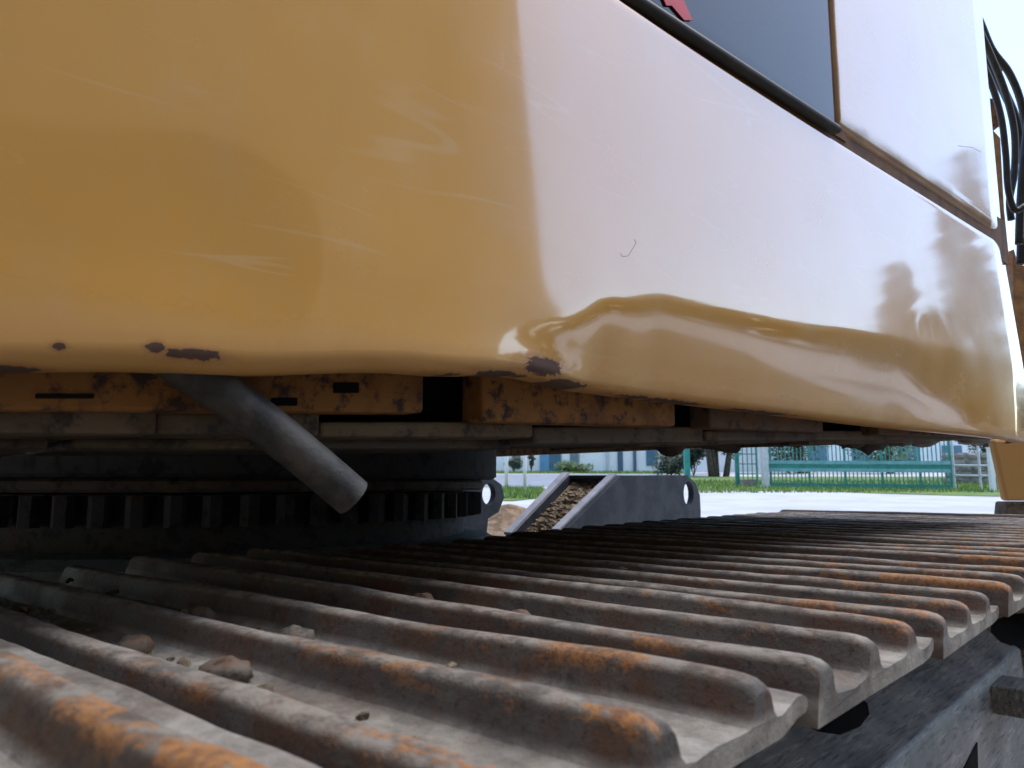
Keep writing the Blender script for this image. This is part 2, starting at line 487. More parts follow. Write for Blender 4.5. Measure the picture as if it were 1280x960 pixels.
W0 = .45
def zb(u): return interp([(-.3, .054), (.0, .055), (.15, .066), (.32, .081), (.42, .088), (.5, .0855), (2, .085)], u)
def vcrest(u): return interp([(.40, .03), (.45, .055), (.52, .090), (.60, .106), (.75, .110), (1.17, .133), (1.5, .150), (1.8, .155)], u)
def curve_in(u): return .12*max(0, .42-max(u, -.1))**2
def dents(u, z):
    d = 0.0
    # general waviness of beaten sheet steel
    d += .0007*sstep(.05, .16, z)*noise.noise(Vector((u*3.2, z*3.4, 1.3)))+.00014*noise.noise(Vector((u*8, z*7, 4.7)))
    d += .0003*sstep(.8, 1.3, u)*noise.noise(Vector((u*6.5, z*7.5, 9.1)))*sstep(.42, .2, z)
    d += .030*math.tanh((u-.44)/.25)*max(0, min(z, .478)-.13)     # the sheet is a little twisted
    def g(uc, zc, su, sz, a):
        return a*math.exp(-((u-uc)/su)**2-((z-zc)/sz)**2)
    d += g(.435, .105, .05, .028, .0035)              # the blow that folded the lower corner
    d += g(.16, .155, .05, .05, .0016)+g(.27, .15, .09, .05, -.0012)
    d += g(.30, .33, .03, .10, .0011)
    d += g(1.30, .24, .05, .035, .0012)+g(1.42, .215, .06, .03, -.0012)
    return d
def skirt(u, v):
    x = vcrest(u)-v
    if x <= 0: return 0.0
    return sstep(.41, .50, u)*(1-.7*sstep(1.15, 1.6, u))*.30*x*x/(x+.020)
UF = 1.765                                           # where the front corner starts to turn
def corner(u):
    c = u-(UF-.105)                                  # a shallow fold before the rounded front corner
    f = .135*c*c/(c+.012) if c > 0 else 0
    x = u-UF
    return f+(0 if x <= 0 else (.06-math.sqrt(max(0, .06**2-min(x, .0595)**2))))

def panel(name, u0, u1, zlo, zhi, m, parent, K=46, w_off=0.0, roll=.012, du=.010, use_lower=True, rollf=None, side_roll=None, topr=.004):
    us = [u0]
    while us[-1] < u1-1e-6:
        step = du if us[-1] > -.1 else .05
        if us[-1] > UF-.12 or (side_roll and us[-1] < u0+side_roll): step = .003
        us.append(min(u1, us[-1]+step))
    b = MB(); P = []; UV = []
    for u in us:
        z0 = zlo(u); r = rollf(u) if rollf else roll
        col = []
        for a in range(0, 7):                        # lower lip: rolled under
            t = R(-75)+R(75)*a/6
            col.append((r*(1-math.cos(t)), z0+r+r*math.sin(t)))
        col.insert(0, (col[0][0]+.022, col[0][1]+.001))
        for j in range(1, K+1): col.append((0, z0+r+(zhi-topr-z0-r)*(j/K)))
        for a in range(1, 5):
            t = R(90)*a/4
            col.append((topr*(1-math.cos(t)), zhi-topr+topr*math.sin(t)))
        col.append((topr+.02, zhi))
        sr = 0.0
        if side_roll and u-u0 < side_roll:
            sr = side_roll-math.sqrt(max(0, side_roll**2-(side_roll-(u-u0))**2))
        for w, z in col:
            ww = W0+w_off+w+curve_in(u)+corner(u)+sr+dents(u, z)
            if use_lower: ww += skirt(u, max(0, z-z0))
            le = .055*max(0, (u-1.45)/.28)*max(0, .46-z)/.36     # the front edge leans
            P.append(H(u+le, ww, z)); UV.append((u, z))
    n = len(col)
    Fc = [(i*n+j, (i+1)*n+j, (i+1)*n+j+1, i*n+j+1) for i in range(len(us)-1) for j in range(n-1)]
    b.poly(P, Fc); b.uv = UV
    return b.build(name, m, parent, smooth=True)

ZS, ZU = .4785, .4905                                # seam between the lower door and the upper panels
UV0, UV1 = 1.012, 1.022                              # upright seam
door = panel('side_door', -1.0, UF+.0595, zb, ZS, M['paint'], ex, rollf=lambda u: .015-.006*sstep(.36, .5, u))
upf = panel('upper_panel', UV1, UF+.0595, lambda u: ZU, 1.15, M['paint_ledge'], ex, K=40, use_lower=False, roll=.030, side_roll=.008)
upb = panel('upper_panel', -1.0, UV0, lambda u: ZU+.008, 1.15, M['gloss_black'], ex, K=36, use_lower=False, roll=.004, w_off=.002, side_roll=None)
upb.name = 'black_panel'; tag(upb, 'glossy black upper panel mirroring the sky')
b = MB(); P = []; uu = [-1+.03*i for i in range(68)]
for u in uu:
    if u > UV1-.004: continue
    for w, z in ((.014, ZU-.004), (.004, ZU-.003), (.0015, ZU+.002), (.004, ZU+.0075), (.014, ZU+.0085)): P.append(H(u, W0+curve_in(u)+w, z))
n = len(P)//5
b.poly(P, [(i*5+j, i*5+5+j, i*5+6+j, i*5+1+j) for i in range(n-1) for j in range(4)])
b.build('gasket', M['gasket'], ex, smooth=True)
# dirt packed behind both seams, and the house behind it all
MB().hbox(-1.0, UF+.005, W0+.017, W0+.03, ZS-.03, ZU+.05).build('seam_backing', M['seam'], ex)
MB().hbox(UV0-.03, UV1+.03, W0+.015, W0+.0165, ZU, 1.15).build('seam_backing', M['seam'], ex)
# inner edge strip in front of the corner, coloured pale
b = MB(); P = []
for i in range(30):
    z = .30+.84*i/29
    P += [H(UF+.062, W0+.074, z), H(UF+.062+.010, W0+.067, z), H(UF+.062+.012, W0+.087, z)]
b.poly(P, [(i*3+j, i*3+j+1, i*3+j+4, i*3+j+3) for i in range(29) for j in range(2)])
b.build('door_edge', M['pale_edge'], ex, smooth=True)
# bodywork behind: roof, rear, front and inner wall
HW = 2.58
b = MB()
b.hbox(-1.0, UF-.01, W0+.10, W0+HW, .30, 1.10)
b.build('house_body', M['beam'], ex)
b = MB(); b.hbox(-1.02, UF+.03, W0+.01, W0+HW, 1.152, 1.19)
bevel(b.build('engine_hood', M['paint_up'], ex), .012)
b = MB(); b.hbox(UF+.03, UF+.055, W0+.075, W0+HW, .10, 1.15)
b.build('front_wall', M['beam'], ex)
b = MB(); b.hbox(-1.0, -.9, W0+.75, W0+HW, .06, 1.15)
bevel(b.build('counterweight', M['paint_up'], ex), .03)

# red print on the black panel: the foot of two letters cut by the picture's edge
b = MB()
P = []
for px, py in ((826, -22), (851, -22), (872, 22), (861, 22), (845, 4), (838, 4)):
    u, z = hz(px, py, W0+.001); P.append(H(u, W0-.0005+curve_in(u)+dents(u, z), z))
b.prism(P, NH*.0012)
b.build('red_lettering', M['red'], ex)
# scuff marks on the white-mirroring part of the door
def scuff(pts, r, sink=.0002):
    P = []
    for px, py in pts:
        u, z = hz(px, py, W0)
        P.append(H(u, W0+curve_in(u)+dents(u, z)+sink, z))
    MB().tube(P, r, 5).build('scuff_mark', M['scuff'], ex)
scuff([(776, 306), (775, 314), (779, 320), (786, 319), (791, 311), (796, 303), (794, 299)], .0022, .0019)
scuff([(786, 320), (787, 345), (788, 368)], .0002)
scuff([(1205, 180), (1222, 182), (1234, 188)], .0006)

# ---- the chassis edge under the door
def frame_piece(name, p0, p1, w0, w1, m, top=None, bev=.003):
    """box from pixel p0 (upper left) to p1 (lower right) on the plane w0, w1 deep"""
    ua, za = hz(p0[0], p0[1], w0); ub, zb_ = hz(p1[0], p1[1], w0)
    zl0 = hz(p0[0], p1[1] if len(p1) == 2 else p1[2], w0)[1]
    zt = top if top is not None else None
    b = MB()
    z1a, z1b = (za, hz(p1[0], p0[1] if len(p0) == 2 else p0[2], w0)[1]) if zt is None else (zt, zt)
    P = [H(ua, w0, zl0), H(ub, w0, zb_), H(ub, w0, z1b), H(ua, w0, z1a)]
    b.prism(P, NH*(w1-w0))
    o = b.build(name, m, ex)
    return bevel(o, bev)
WB = .508
frame_piece('frame_beam', (-420, 440), (530, 516, 512), WB, WB+.03, M['beam'], top=.14)
frame_piece('frame_beam', (603, 440), (845, 533, 527), WB, WB+.03, M['beam'], top=.16)
frame_piece('frame_beam', (885, 440), (1030, 541, 535), WB, WB+.03, M['beam_dark'], top=.16)
frame_piece('frame_beam', (1092, 440), (1262, 547, 543), WB, WB+.03, M['beam_dark'], top=.16)
frame_piece('gap_shade_sheet', (-420, 420), (1262, 546, 520), WB+.05, WB+.07, M['hole'], top=.2)  # near-black sheet in place of the shade behind the beam gaps
# worn patches and slots: plates on the beam, slot shade painted near-black
for px0, py0, px1, py1 in ((418, 478, 449, 491), (340, 497, 372, 507), (232, 474, 250, 480), (45, 492, 118, 498)):
    frame_piece('slot_shade', (px0, py0), (px1, py1), WB-.0015, WB+.003, M['hole'], bev=.0006)
# dusty ledge plates below the beam
frame_piece('ledge_plate', (-420, 510), (196, 543, 541), WB+.012, WB+.16, M['dusty'])
frame_piece('ledge_plate', (197, 514), (400, 545, 543), WB+.018, WB+.16, M['dusty'])
frame_piece('ledge_plate', (401, 527), (667, 547, 546), WB+.018, WB+.16, M['dusty'])
frame_piece('skid_plate', (-420, 547), (60, 562, 560), WB+.08, WB+.26, M['dusty'])
frame_piece('skid_plate', (92, 548), (322, 562, 561), WB+.08, WB+.26, M['dusty'])
frame_piece('skid_plate', (326, 549), (640, 561, 561), WB+.08, WB+.26, M['underside'])
frame_piece('ledge_plate', (668, 533), (880, 553, 555), WB+.03, WB+.2, M['underside'])
frame_piece('ledge_plate', (800, 546), (1010, 552, 558), WB+.08, WB+.24, M['dusty'])
frame_piece('ledge_plate', (1011, 543), (1190, 551, 556), WB+.06, WB+.22, M['dusty'])
frame_piece('ledge_plate', (884, 538), (1250, 549, 551), WB+.025, WB+.06, M['underside'])
frame_piece('belly_plate', (560, 545), (1262, 549, 561), WB+.30, WB+.36, M['underside'])
# bolt heads, clamps and mud hanging from the underside
for px, w_, h_ in ((738, 34, 9), (838, 26, 22), (880, 46, 8), (905, 62, 16), (985, 36, 10), (1062, 40, 12), (1084, 24, 20), (1120, 30, 8), (1150, 46, 8), (1215, 40, 6)):
    u0, z0 = hz(px-w_/2, 548, WB+.2); u1, _ = hz(px+w_/2, 548, WB+.2); _, z1 = hz(px, 553+h_*.62, WB+.2)
    c = H((u0+u1)/2, WB+.2, (z0+.02+z1)/2)
    b = MB().blob(c, (u1-u0)/2, .03, (z0+.02-z1)/2*1.05, px*.37, 10, 7, .5)
    b.build('mud_lump', M['underside'], ex, smooth=True)
# underside sheet of the house
b = MB(); b.hbox(-1.0, UF-.02, WB+.05, W0+HW, .185, .21)
b.build('floor_plate', M['underside'], ex)

# ---- the drain hose that sticks out from behind the door
b = MB()
def hp(px, py, w):
    u, z = hz(px, py, w); return H(u, w, z)
p0, p1 = hp(176, 420, .492), hp(441, 622, .475)
# slightly bent rubber hose, hollow at its cut end
path = [p0.lerp(p1, t)+Vector((0, 0, .004*math.sin(t*3.1))) for t in [i/10 for i in range(11)]]
rad = .0140
b.tube(path, rad, 28, caps=False)
dv = (path[-1]-path[-2]).normalized()
b.tube([path[-1], path[-1]-dv*.004+dv*.004*.999, path[-1]-dv*.06], [rad, rad*.82, rad*.80], 28, caps=False)
drain = b.build('drain_hose', M['hose'], ex, smooth=True)
b = MB(); b.tube([path[-1]-dv*.05, path[-1]-dv*.051], rad*.8, 20)
b.build('bore_shade', M['hole'], drain)  # near-black disc painted as the shade inside the hose

# ---- slew bearing
C0 = Vector((CX, CY, EYE))
bear = MB().lathe(C0, [(.30, .012), (.612, .010), (.622, .016), (.622, .19), (.3, .2)], 96).build('slew_bearing', M['bearing'], ex)
MB().lathe(C0, [(.3, -.013), (.585, -.013), (.592, -.008), (.592, .004), (.585, .009), (.3, .009)], 96).build('bearing_seal', M['underside'], bear)
MB().lathe(C0, [(.3, -.14), (.548, -.14), (.548, -.016), (.3, -.016)], 96).build('bearing_ring', M['bearing'], bear)
MB().lathe(C0, [(.55, -.165), (.62, -.16), (.625, -.125), (.60, -.11), (.55, -.105)], 96).build('bearing_flange', M['carbody'], bear)
bm = MB()
bm.tube([Vector((0, 0, -.018)), Vector((0, 0, -.066))], .0165, 6)
bme = bm.mesh('bearing_bolt', M['bearing'])
NB = 66
for i in range(NB):
    a = 2*math.pi*i/NB+.03
    if math.cos(a-math.radians(-117)) < -.15: continue
    o = bpy.data.objects.new('bearing_bolt', bme); COL.objects.link(o); o.parent = bear
    o.location = (.572*math.cos(a), .572*math.sin(a), EYE)
    o.rotation_euler = (0, 0, a)
bear_o = bear
# car body under the bearing
b = MB()
b.box(Vector((CX, CY+.02, EYE-.42)), 1.5, 1.3, .5)
cb = bevel(b.build('car_body', M['carbody'], ex), .02)

# ---- track shoes
def shoe_profile():
    FL = -.0195
    g = [(x-.012, z) for x, z in ((-.0740, -.0290), (-.0750, -.0255), (-.0735, -.0180), (-.0705, -.0050), (-.0695, -.0022), (-.0675, -.0006), (-.0645, 0), (-.0585, 0), (-.0555, -.0006), (-.0535, -.0022), (-.0525, -.0050), (-.0505, -.0145), (-.0475, -.0180), (-.0420, FL))]
    for c in (0.0, .0735):
        g += [(c-.0360, FL-.0002), (c-.0190, FL), (c-.0125, -.0180), (c-.0100, -.0145), (c-.0075, -.0050), (c-.0065, -.0022), (c-.0045, -.0006), (c-.0020, 0), (c+.0030, 0), (c+.0050, -.0006), (c+.0068, -.0022), (c+.0078, -.0050), (c+.0100, -.0145), (c+.0125, -.0180), (c+.0190, FL)]
    g += [(.0980, FL+.0004), (.1060, FL+.0014), (.1120, FL+.0028), (.1175, FL+.0030), (.1210, FL+.0010), (.1215, FL-.0025), (.1190, FL-.0050), (.1120, FL-.0058), (.1040, FL-.0075), (.0920, -.0290), (.0, -.0292)]
    return g
HALF = .40
def shoe_mesh(seed):
    pr = shoe_profile(); n = len(pr)
    ys = [-.400, -.3985, -.395, -.390, -.384, -.375]
    ys = ys+[-.36+.72*i/56 for i in range(57)]+[-y for y in reversed(ys)]
    b = MB(); P = []
    for y in ys:
        e = HALF-abs(y)
        k_ = interp([(0, .70), (.0015, .82), (.004, .92), (.008, .975), (.014, .995), (.03, 1)], e)
        for i, (x, z) in enumerate(pr):
            top = 1 if z > -.0262 and -.09 < x < .075 else 0
            zz = z
            if z > -.0195 and x < .0925:
                zz = -.0195+(z+.0195)*k_
            wv = noise.noise(Vector((x*9+seed*5, y*7, seed*3.3)))
            w2 = noise.noise(Vector((x*40, y*26, seed*7.7)))
            if z > -.012: zz += (-.0002+.0017*wv+.0007*w2)*(1 if z > -.008 else .4)
            elif z > -.0225: zz += .0008*w2+.0009*wv
            xx = x+.0006*w2+(.0006*wv if z > -.012 else 0)
            yy = y+(.003*w2 if e < .012 else 0)
            if z < -.027: yy *= .9985
            P.append(Vector((xx, yy, zz)))
    Fc = [(i*n+j, (i+1)*n+j, (i+1)*n+(j+1) % n, i*n+(j+1) % n) for i in range(len(ys)-1) for j in range(n)]
    b.poly(P, Fc)
    m0 = len(b.v)
    b.f.append(tuple(range(n))); b.f.append(tuple(range(n*(len(ys)-1), n*len(ys)))[::-1])
    me = b.mesh('track_shoe', M['shoe'], smooth=True)
    me.set_sharp_from_angle(angle=R(38))
    return me
shoe_me = [shoe_mesh(s_) for s_ in range(4)]
bb = MB().blob((0, 0, 0), .0120, .0130, .0090, 3.3, 12, 8, .3)
bolt_me = bb.mesh('shoe_bolt', M['bolt'], smooth=True)
YC, PITCH_S, X0 = .54, .2200, .238
BOLTS = ((-.037, -.165), (-.037, -.060), (.037, -.110), (.037, .010))
def place_shoe(k, loc, ry, rx, rz):
    o = bpy.data.objects.new('track_shoe', shoe_me[k % 4]); COL.objects.link(o); o.parent = ex
    o.location = Vector(loc)-world_loc(ex); o.rotation_euler = (rx, ry, rz)
    for i, (x, y) in enumerate(BOLTS):
        q = bpy.data.objects.new('shoe_bolt', bolt_me); COL.objects.link(q); q.parent = o
        q.location = (x+random.uniform(-.002, .002), y+random.uniform(-.004, .004), -.0145)
        q.rotation_euler = (random.uniform(-.3, .3), random.uniform(-.3, .3), random.uniform(0, 6))
        s_ = random.uniform(.85, 1.15); q.scale = (s_, s_, random.uniform(.8, 1.1))
    return o
ZT = EYE-.080
k = 0
SAG = {-4: -.026, -3: -.027, -2: -.026, -1: -.0185, 0: .0055, 1: .0045, 2: .0095, 3: .0075, 4: .0045, 5: .002}
for i in range(-9, 10):
    x = X0+PITCH_S*i
    rx = -.014 if i <= 0 else random.uniform(-.004, .004)
    place_shoe(k, (x, YC+random.uniform(-.003, .003), ZT+random.uniform(-.0015, .0015)-SAG.get(i, .0 if i > 0 else -.026)), (.05 if i == -1 else .02 if i == -2 else random.uniform(-.010, .010)), rx, random.uniform(-.004, .004)); k += 1
XE, XB, RI = X0+PITCH_S*8.95, X0-PITCH_S*9.0, .40
for s_, xc in ((1, XE), (-1, XB)):                   # round the idler and the sprocket, then back below
    for j in range(1, 7):
        a = (j-.45)*PITCH_S/(RI+.035)
        if a > 3.05: break
        place_shoe(k, (xc+s_*RI*math.sin(a), YC, ZT-RI+RI*math.cos(a)), s_*a, 0, 0); k += 1
nlow = int((XE-XB)/PITCH_S)+1
for j in range(nlow):
    place_shoe(k, (XB+PITCH_S*(j+.5), YC, ZT-2*RI), math.pi, 0, 0); k += 1

# chain links (two rails) below the shoes, joined into one part
b = MB()
for i in range(-9, 10):
    for y in (YC-.075, YC+.075):
        b.box(Vector((X0+PITCH_S*i, y, ZT-.038-.05)), PITCH_S*.98, .035, .098)
tag(b.build('track_chain', M['bearing'], ex), kind='stuff')
# idler and sprocket wheels
for nm, xc in (('idler_wheel', XE), ('drive_sprocket', XB)):
    MB().tube([Vector((xc, YC-.06, ZT-RI)), Vector((xc, YC+.06, ZT-RI))], RI-.16, 36).build(nm, M['frame'], ex)

# track frame: ridge-topped box with mud holes painted on as dark patches
def on_plane_y(px, py, y):
    r = ray(px, py); r = r*(y/r.y); return CAMP+r
YE = .335                                             # outer upper edge of the frame
e1, e2 = on_plane_y(1126, 945, YE), on_plane_y(1274, 823, YE)
ZE = (e1.z+e2.z)/2
ZTOP = ZE+.10
xa, xb = XB+.25, XE-.12
def frame_top(x0, x1, holes):
    """outer slope, built as an unbroken grid; openings are dark patches laid on it"""
    b = MB(); nxs, nys = 190, 18; keep = {}; P = []
    y_in, z_in = YE+.16, ZTOP
    def prof(t):
        # t 0 = inner top, 1 = lower edge on the vertical face
        if t < .6:
            q = t/.6
            return y_in+(YE+.02-y_in)*q, z_in+(ZE+.012-z_in)*q
        if t < .75:
            a = (t-.6)/.15*R(60)
            return YE+.02-.02*math.sin(a)*1.15, ZE+.012-.024*(1-math.cos(a))*1.0
        q = (t-.75)/.25
        return YE+.0001, ZE-.36*q
    for i in range(nxs+1):
        x = x0+(x1-x0)*i/nxs
        for j in range(nys+1):
            y, z = prof(j/nys); P.append(Vector((x, y, z)))
    F = []
    for i in range(nxs):
        for j in range(nys):
            F.append((i*(nys+1)+j, (i+1)*(nys+1)+j, (i+1)*(nys+1)+j+1, i*(nys+1)+j+1))
    b.poly(P, F)
    return b.build('track_frame', M['frame'], ex, smooth=True)
tf = frame_top(xa, xb, ())
# inner and end walls
b = MB()
b.box(Vector(((xa+xb)/2, YC+.16, ZE-.17)), xb-xa, .30, .50)
b.box(Vector(((xa+xb)/2, YE+.16+.03, ZE-.14)), xb-xa, .06, .44)
b.build('frame_core', M['frame'], ex)
def opening(pts_px, lift):
    """dark patch for the shade of an opening, outlined on the frame slope"""
    nrm = Vector((0, -(ZTOP-ZE), .16)).normalized()
    nrm = Vector((0, -.088, .14)).normalized()
    p_on = Vector((0, YE+.02, ZE+.012))
    P = []
    for px, py in pts_px:
        r = ray(px, py); t = (p_on-CAMP).dot(nrm)/r.dot(nrm); P.append(CAMP+r*t+nrm*lift)
    return P
for pts in ([(992, 884), (1010, 872), (1040, 864), (1068, 868), (1084, 880), (1086, 893), (1074, 908), (1050, 918), (1022, 914), (1000, 902)],
            [(1238, 778), (1262, 768), (1290, 766), (1316, 772), (1318, 788), (1300, 806), (1274, 812), (1250, 802), (1238, 790)]):
    b = MB(); b.prism(list(reversed(opening(pts, .0015))), Vector((0, 0, -.004)))
    b.build('mud_hole_shade', M['hole'], tf)  # near-black plate on the slope, painted as the shade in an opening
P = [on_plane_y(px, py, YE-.002) for px, py in ((1206, 960), (1222, 928), (1224, 1010), (1206, 1010))]
b = MB(); b.prism(P, Vector((0, .006, 0))); b.build('mud_hole_shade', M['hole'], tf)
q0 = on_plane_y(1258, 862, YE-.03)
b = MB(); b.box(q0+Vector((.088, 0, -.030)), .12, .07, .052); bevel(b.build('frame_bracket', M['frame'], ex), .006)

# second track on the far side, simplified by copying shapes that can be glimpsed
YC2 = 2*CY-YC
b = MB(); b.box(Vector(((XB+XE)/2, YC2, ZE-.2)), XE-XB, .34, .5)
bevel(b.build('track_frame', M['frame'], ex), .03)
for i in range(-9, 10):
    o = bpy.data.objects.new('track_shoe', shoe_me[i % 4]); COL.objects.link(o); o.parent = ex
    o.location = Vector((X0+PITCH_S*i, YC2, ZT))-world_loc(ex)

# ---- boom foot, hoses and step in front of the house
def hang(pts, r, name, m, d0):
    MB().tube([at(px, py, d) for px, py, d in pts], r, 10).build(name, m, ex, smooth=True)
dF = 2.0
def smooth_pts(p, n=5):
    out = []
    for i in range(len(p)-1):
        a, b_, c_, d_ = p[max(i-1, 0)], p[i], p[i+1], p[min(i+2, len(p)-1)]
        for j in range(n):
            t = j/n
            out.append(tuple(.5*((2*b_[q])+(-a[q]+c_[q])*t+(2*a[q]-5*b_[q]+4*c_[q]-d_[q])*t*t+(-a[q]+3*b_[q]-3*c_[q]+d_[q])*t**3) for q in range(3)))
    out.append(p[-1]); return out
for pts, r in (([(1190, -40, 2.2), (1222, 20, 2.2), (1240, 62, 2.2), (1262, 92, 2.2), (1278, 135, 2.2), (1286, 200, 2.2), (1282, 260, 2.2)], .011),
               ([(1190, -20, 2.1), (1222, 34, 2.1), (1243, 80, 2.1), (1258, 120, 2.1), (1268, 165, 2.1), (1268, 215, 2.1), (1262, 250, 2.1), (1264, 275, 2.1)], .010),
               ([(1200, 30, 2.0), (1232, 88, 2.0), (1250, 140, 2.0), (1257, 190, 2.0), (1260, 235, 2.0), (1268, 262, 2.0), (1280, 258, 2.0)], .009),
               ([(1210, 20, 2.25), (1244, 92, 2.25), (1270, 150, 2.25), (1280, 210, 2.25), (1277, 290, 2.25), (1276, 330, 2.25)], .013),
               ([(1296, 60, 2.15), (1289, 120, 2.15), (1281, 190, 2.15), (1276, 250, 2.15), (1274, 305, 2.15)], .012)):
    hang(smooth_pts(pts), r, 'hydraulic_hose', M['black_hose'], dF)
def slab(pts, d, depth, name, m, bev=.004):
    P = [at(px, py, d) for px, py in pts]
    b = MB(); b.prism(P, HEAD*depth)
    return bevel(b.build(name, m, ex), bev)
slab([(1236, 72), (1246, 68), (1256, 84), (1252, 92), (1238, 92)], 2.3, .05, 'hose_clamp', M['beam'])
slab([(1236, 122), (1252, 124), (1253, 156), (1236, 160)], 2.3, .05, 'hose_clamp', M['beam'])
slab([(1268, 310), (1273, 330), (1300, 334), (1300, 560), (1264, 560)], 2.42, .10, 'boom_foot', M['boom'])
slab([(1240, 160), (1251, 172), (1256, 262), (1263, 330), (1246, 330)], 2.4, .08, 'boom_foot', M['boom'])
slab([(1241, 549), (1330, 549), (1330, 626), (1258, 626)], 2.3, .03, 'front_step', M['paint_up'], .008)
slab([(1259, 627), (1330, 627), (1330, 645), (1257, 645)], 2.3, .06, 'step_foot', M['dusty'], .006)

# loose crumbs of dry mud in the grooves
b = MB()
for i in range(800):
    kx = random.randint(-2, 7); x = X0+PITCH_S*kx+random.choice((-.037, .037))+random.gauss(0, .010)
    y = random.uniform(.2, .9); s_ = abs(random.gauss(0, .0019))+.0007
    b.blob((x, y, ZT-.0193+s_*.3), s_*1.3, s_, s_*.8, i, 5, 3, .6)
tag(b.build('mud_crumbs', M['mud']), kind='stuff', label='dry mud crumbs lying between the track ridges')

# ------------------------------------------------------------------ steel attachment beyond the track
def ring_pts(c, r, n, ax, az, a0=0.0):
    return [c+ax*(r*math.cos(a0+2*math.pi*i/n))+az*(r*math.sin(a0+2*math.pi*i/n)) for i in range(n)]
def lug(outline, hole_c, hole_r, ax, th, name, m, parent):
    """thick plate with a through bore; outline and hole in the plane spanned by ax and Z"""
    Z = Vector((0, 0, 1)); nrm = ax.cross(Z); n = 48
    # resample the outline by angle around the bore
    def hit(a):
        d = ax*math.cos(a)+Z*math.sin(a); best = None
        for p, q in zip(outline, outline[1:]+outline[:1]):
            e = q-p; w = p-hole_c
            den = d.dot(ax)*e.dot(Z)-d.dot(Z)*e.dot(ax)
            if abs(den) < 1e-9: continue
            t = (w.dot(ax)*e.dot(Z)-w.dot(Z)*e.dot(ax))/den
            s_ = (w.dot(ax)*d.dot(Z)-w.dot(Z)*d.dot(ax))/den
            if t > 0 and -1e-6 <= s_ <= 1+1e-6 and (best is None or t > best): best = t
        return hole_c+d*(best or hole_r*1.2)
    angs = [2*math.pi*i/n for i in range(n)]
    for p in outline:
        w = p-hole_c; angs.append(math.atan2(w.dot(Z), w.dot(ax)) % (2*math.pi))
    angs = sorted(set(round(a, 5) for a in angs)); n = len(angs)
    b = MB(); P = []
    for off in (0, th):
        P += [hole_c+(ax*math.cos(a)+Z*math.sin(a))*hole_r-nrm*off for a in angs]
        P += [hit(a)-nrm*off for a in angs]
    F = []
    for i in range(n):
        j = (i+1) % n
        F += [(i, n+i, n+j, j), (2*n+j, 3*n+j, 3*n+i, 2*n+i), (j, 2*n+j, 2*n+i, i), (n+i, 3*n+i, 3*n+j, n+j)]
    b.poly(P, F)
    return b.build(name, m, parent)

TH = R(54)                                            # the arm runs away to the right
A_ax = (_R*math.cos(TH)+HEAD*math.sin(TH)).normalized()
A_n = (HEAD*math.cos(TH)-_R*math.sin(TH)).normalized()
A_p = at(735, 600, 2.9)
arm = empty('steel_arm', gpt(770, 3.0), 'grey steel box arm with pin bore, its slanted open end packed with mud', 'attachment')
def A3(px, py, off=0.0):
    r_ = ray(px, py-3); return CAMP+r_*((A_p+A_n*off-CAMP).dot(A_n)/r_.dot(A_n))
out = [A3(769, 597.5), A3(700, 665), A3(655, 720), A3(660, 760), A3(868, 760), A3(869, 640), A3(868, 622), A3(863, 607), A3(855, 600), A3(844, 597)]
hc = A3(854, 620); hr = (A3(854, 604.5)-hc).length
lug(out, hc, hr, A_ax, -.028, 'side_plate', M['grey_steel'], arm)
def strip(p, q, wd, n_, dp, name, m):
    b = MB(); t = (q-p).normalized(); s_ = t.cross(n_).normalized()
    b.prism([p, q, q+s_*wd, p+s_*wd], n_*dp)
    return b.build(name, m, arm)
strip(A3(771, 598, -.004), A3(700, 668, -.004), -.012, A_n, .032, 'end_rim', M['steel_edge'])
fo = .21
b = MB(); b.prism([A3(712, 597, fo), A3(600, 714, fo), A3(600, 800, fo), A3(760, 800, fo), A3(780, 597, fo)], A_n*.03); bevel(b.build('back_plate', M['grey_steel'], arm), .004)
strip(A3(712, 596.5, fo-.004), A3(640, 672, fo-.004), -.012, A_n, .034, 'end_rim', M['steel_edge'])
b = MB(); b.prism([A3(770, 597.2, .012), A3(860, 597.2, .012), A3(790, 597.2, fo), A3(712, 597.2, fo)], Vector((0, 0, -.012)))
b.build('top_plate', M['grey_steel'], arm)
b = MB()
random.seed(5)
for i in range(260):
    t, s_ = random.random(), random.random()
    py = 607+(t**.8)*70
    a_, c_ = A3(700-(py-612)*.98+6, py, fo), A3(758-(py-612)*1.0, py, .05)
    p = a_.lerp(c_, s_)+A_ax*(.03+.03*random.random())
    b.blob(p, random.uniform(.008, .02), random.uniform(.012, .02), random.uniform(.006, .014), i, 7, 5, .7)
b.prism([A3(706, 607, fo)+A_ax*.05, A3(764, 607, .05)+A_ax*.05, A3(694, 680, .05)+A_ax*.05, A3(634, 684, fo)+A_ax*.05], A_ax*.05)
tag(b.build('packed_mud', M['mud'], arm), kind='stuff')

# second lug seen behind the bearing
dB = 3.4
o1 = gpt(600, dB)
arm2 = empty('pin_lug', o1, 'grey steel lug with a pin bore half hidden by the slew bearing', 'attachment')
B_p = at(605, 617, dB)
def B3(px, py):
    r_ = ray(px, py); return CAMP+r_*((B_p-CAMP).dot(A_n)/r_.dot(A_n))
out = [B3(572, 660), B3(560, 760), B3(600, 760), B3(584, 668), B3(604, 648), B3(617, 640), B3(624, 622), B3(621, 606), B3(610, 598), B3(566, 596)]
hc = B3(605, 617.5)
lug(out, hc, (B3(605, 604)-hc).length, A_ax, -.028, 'side_plate', M['grey_steel'], arm2)

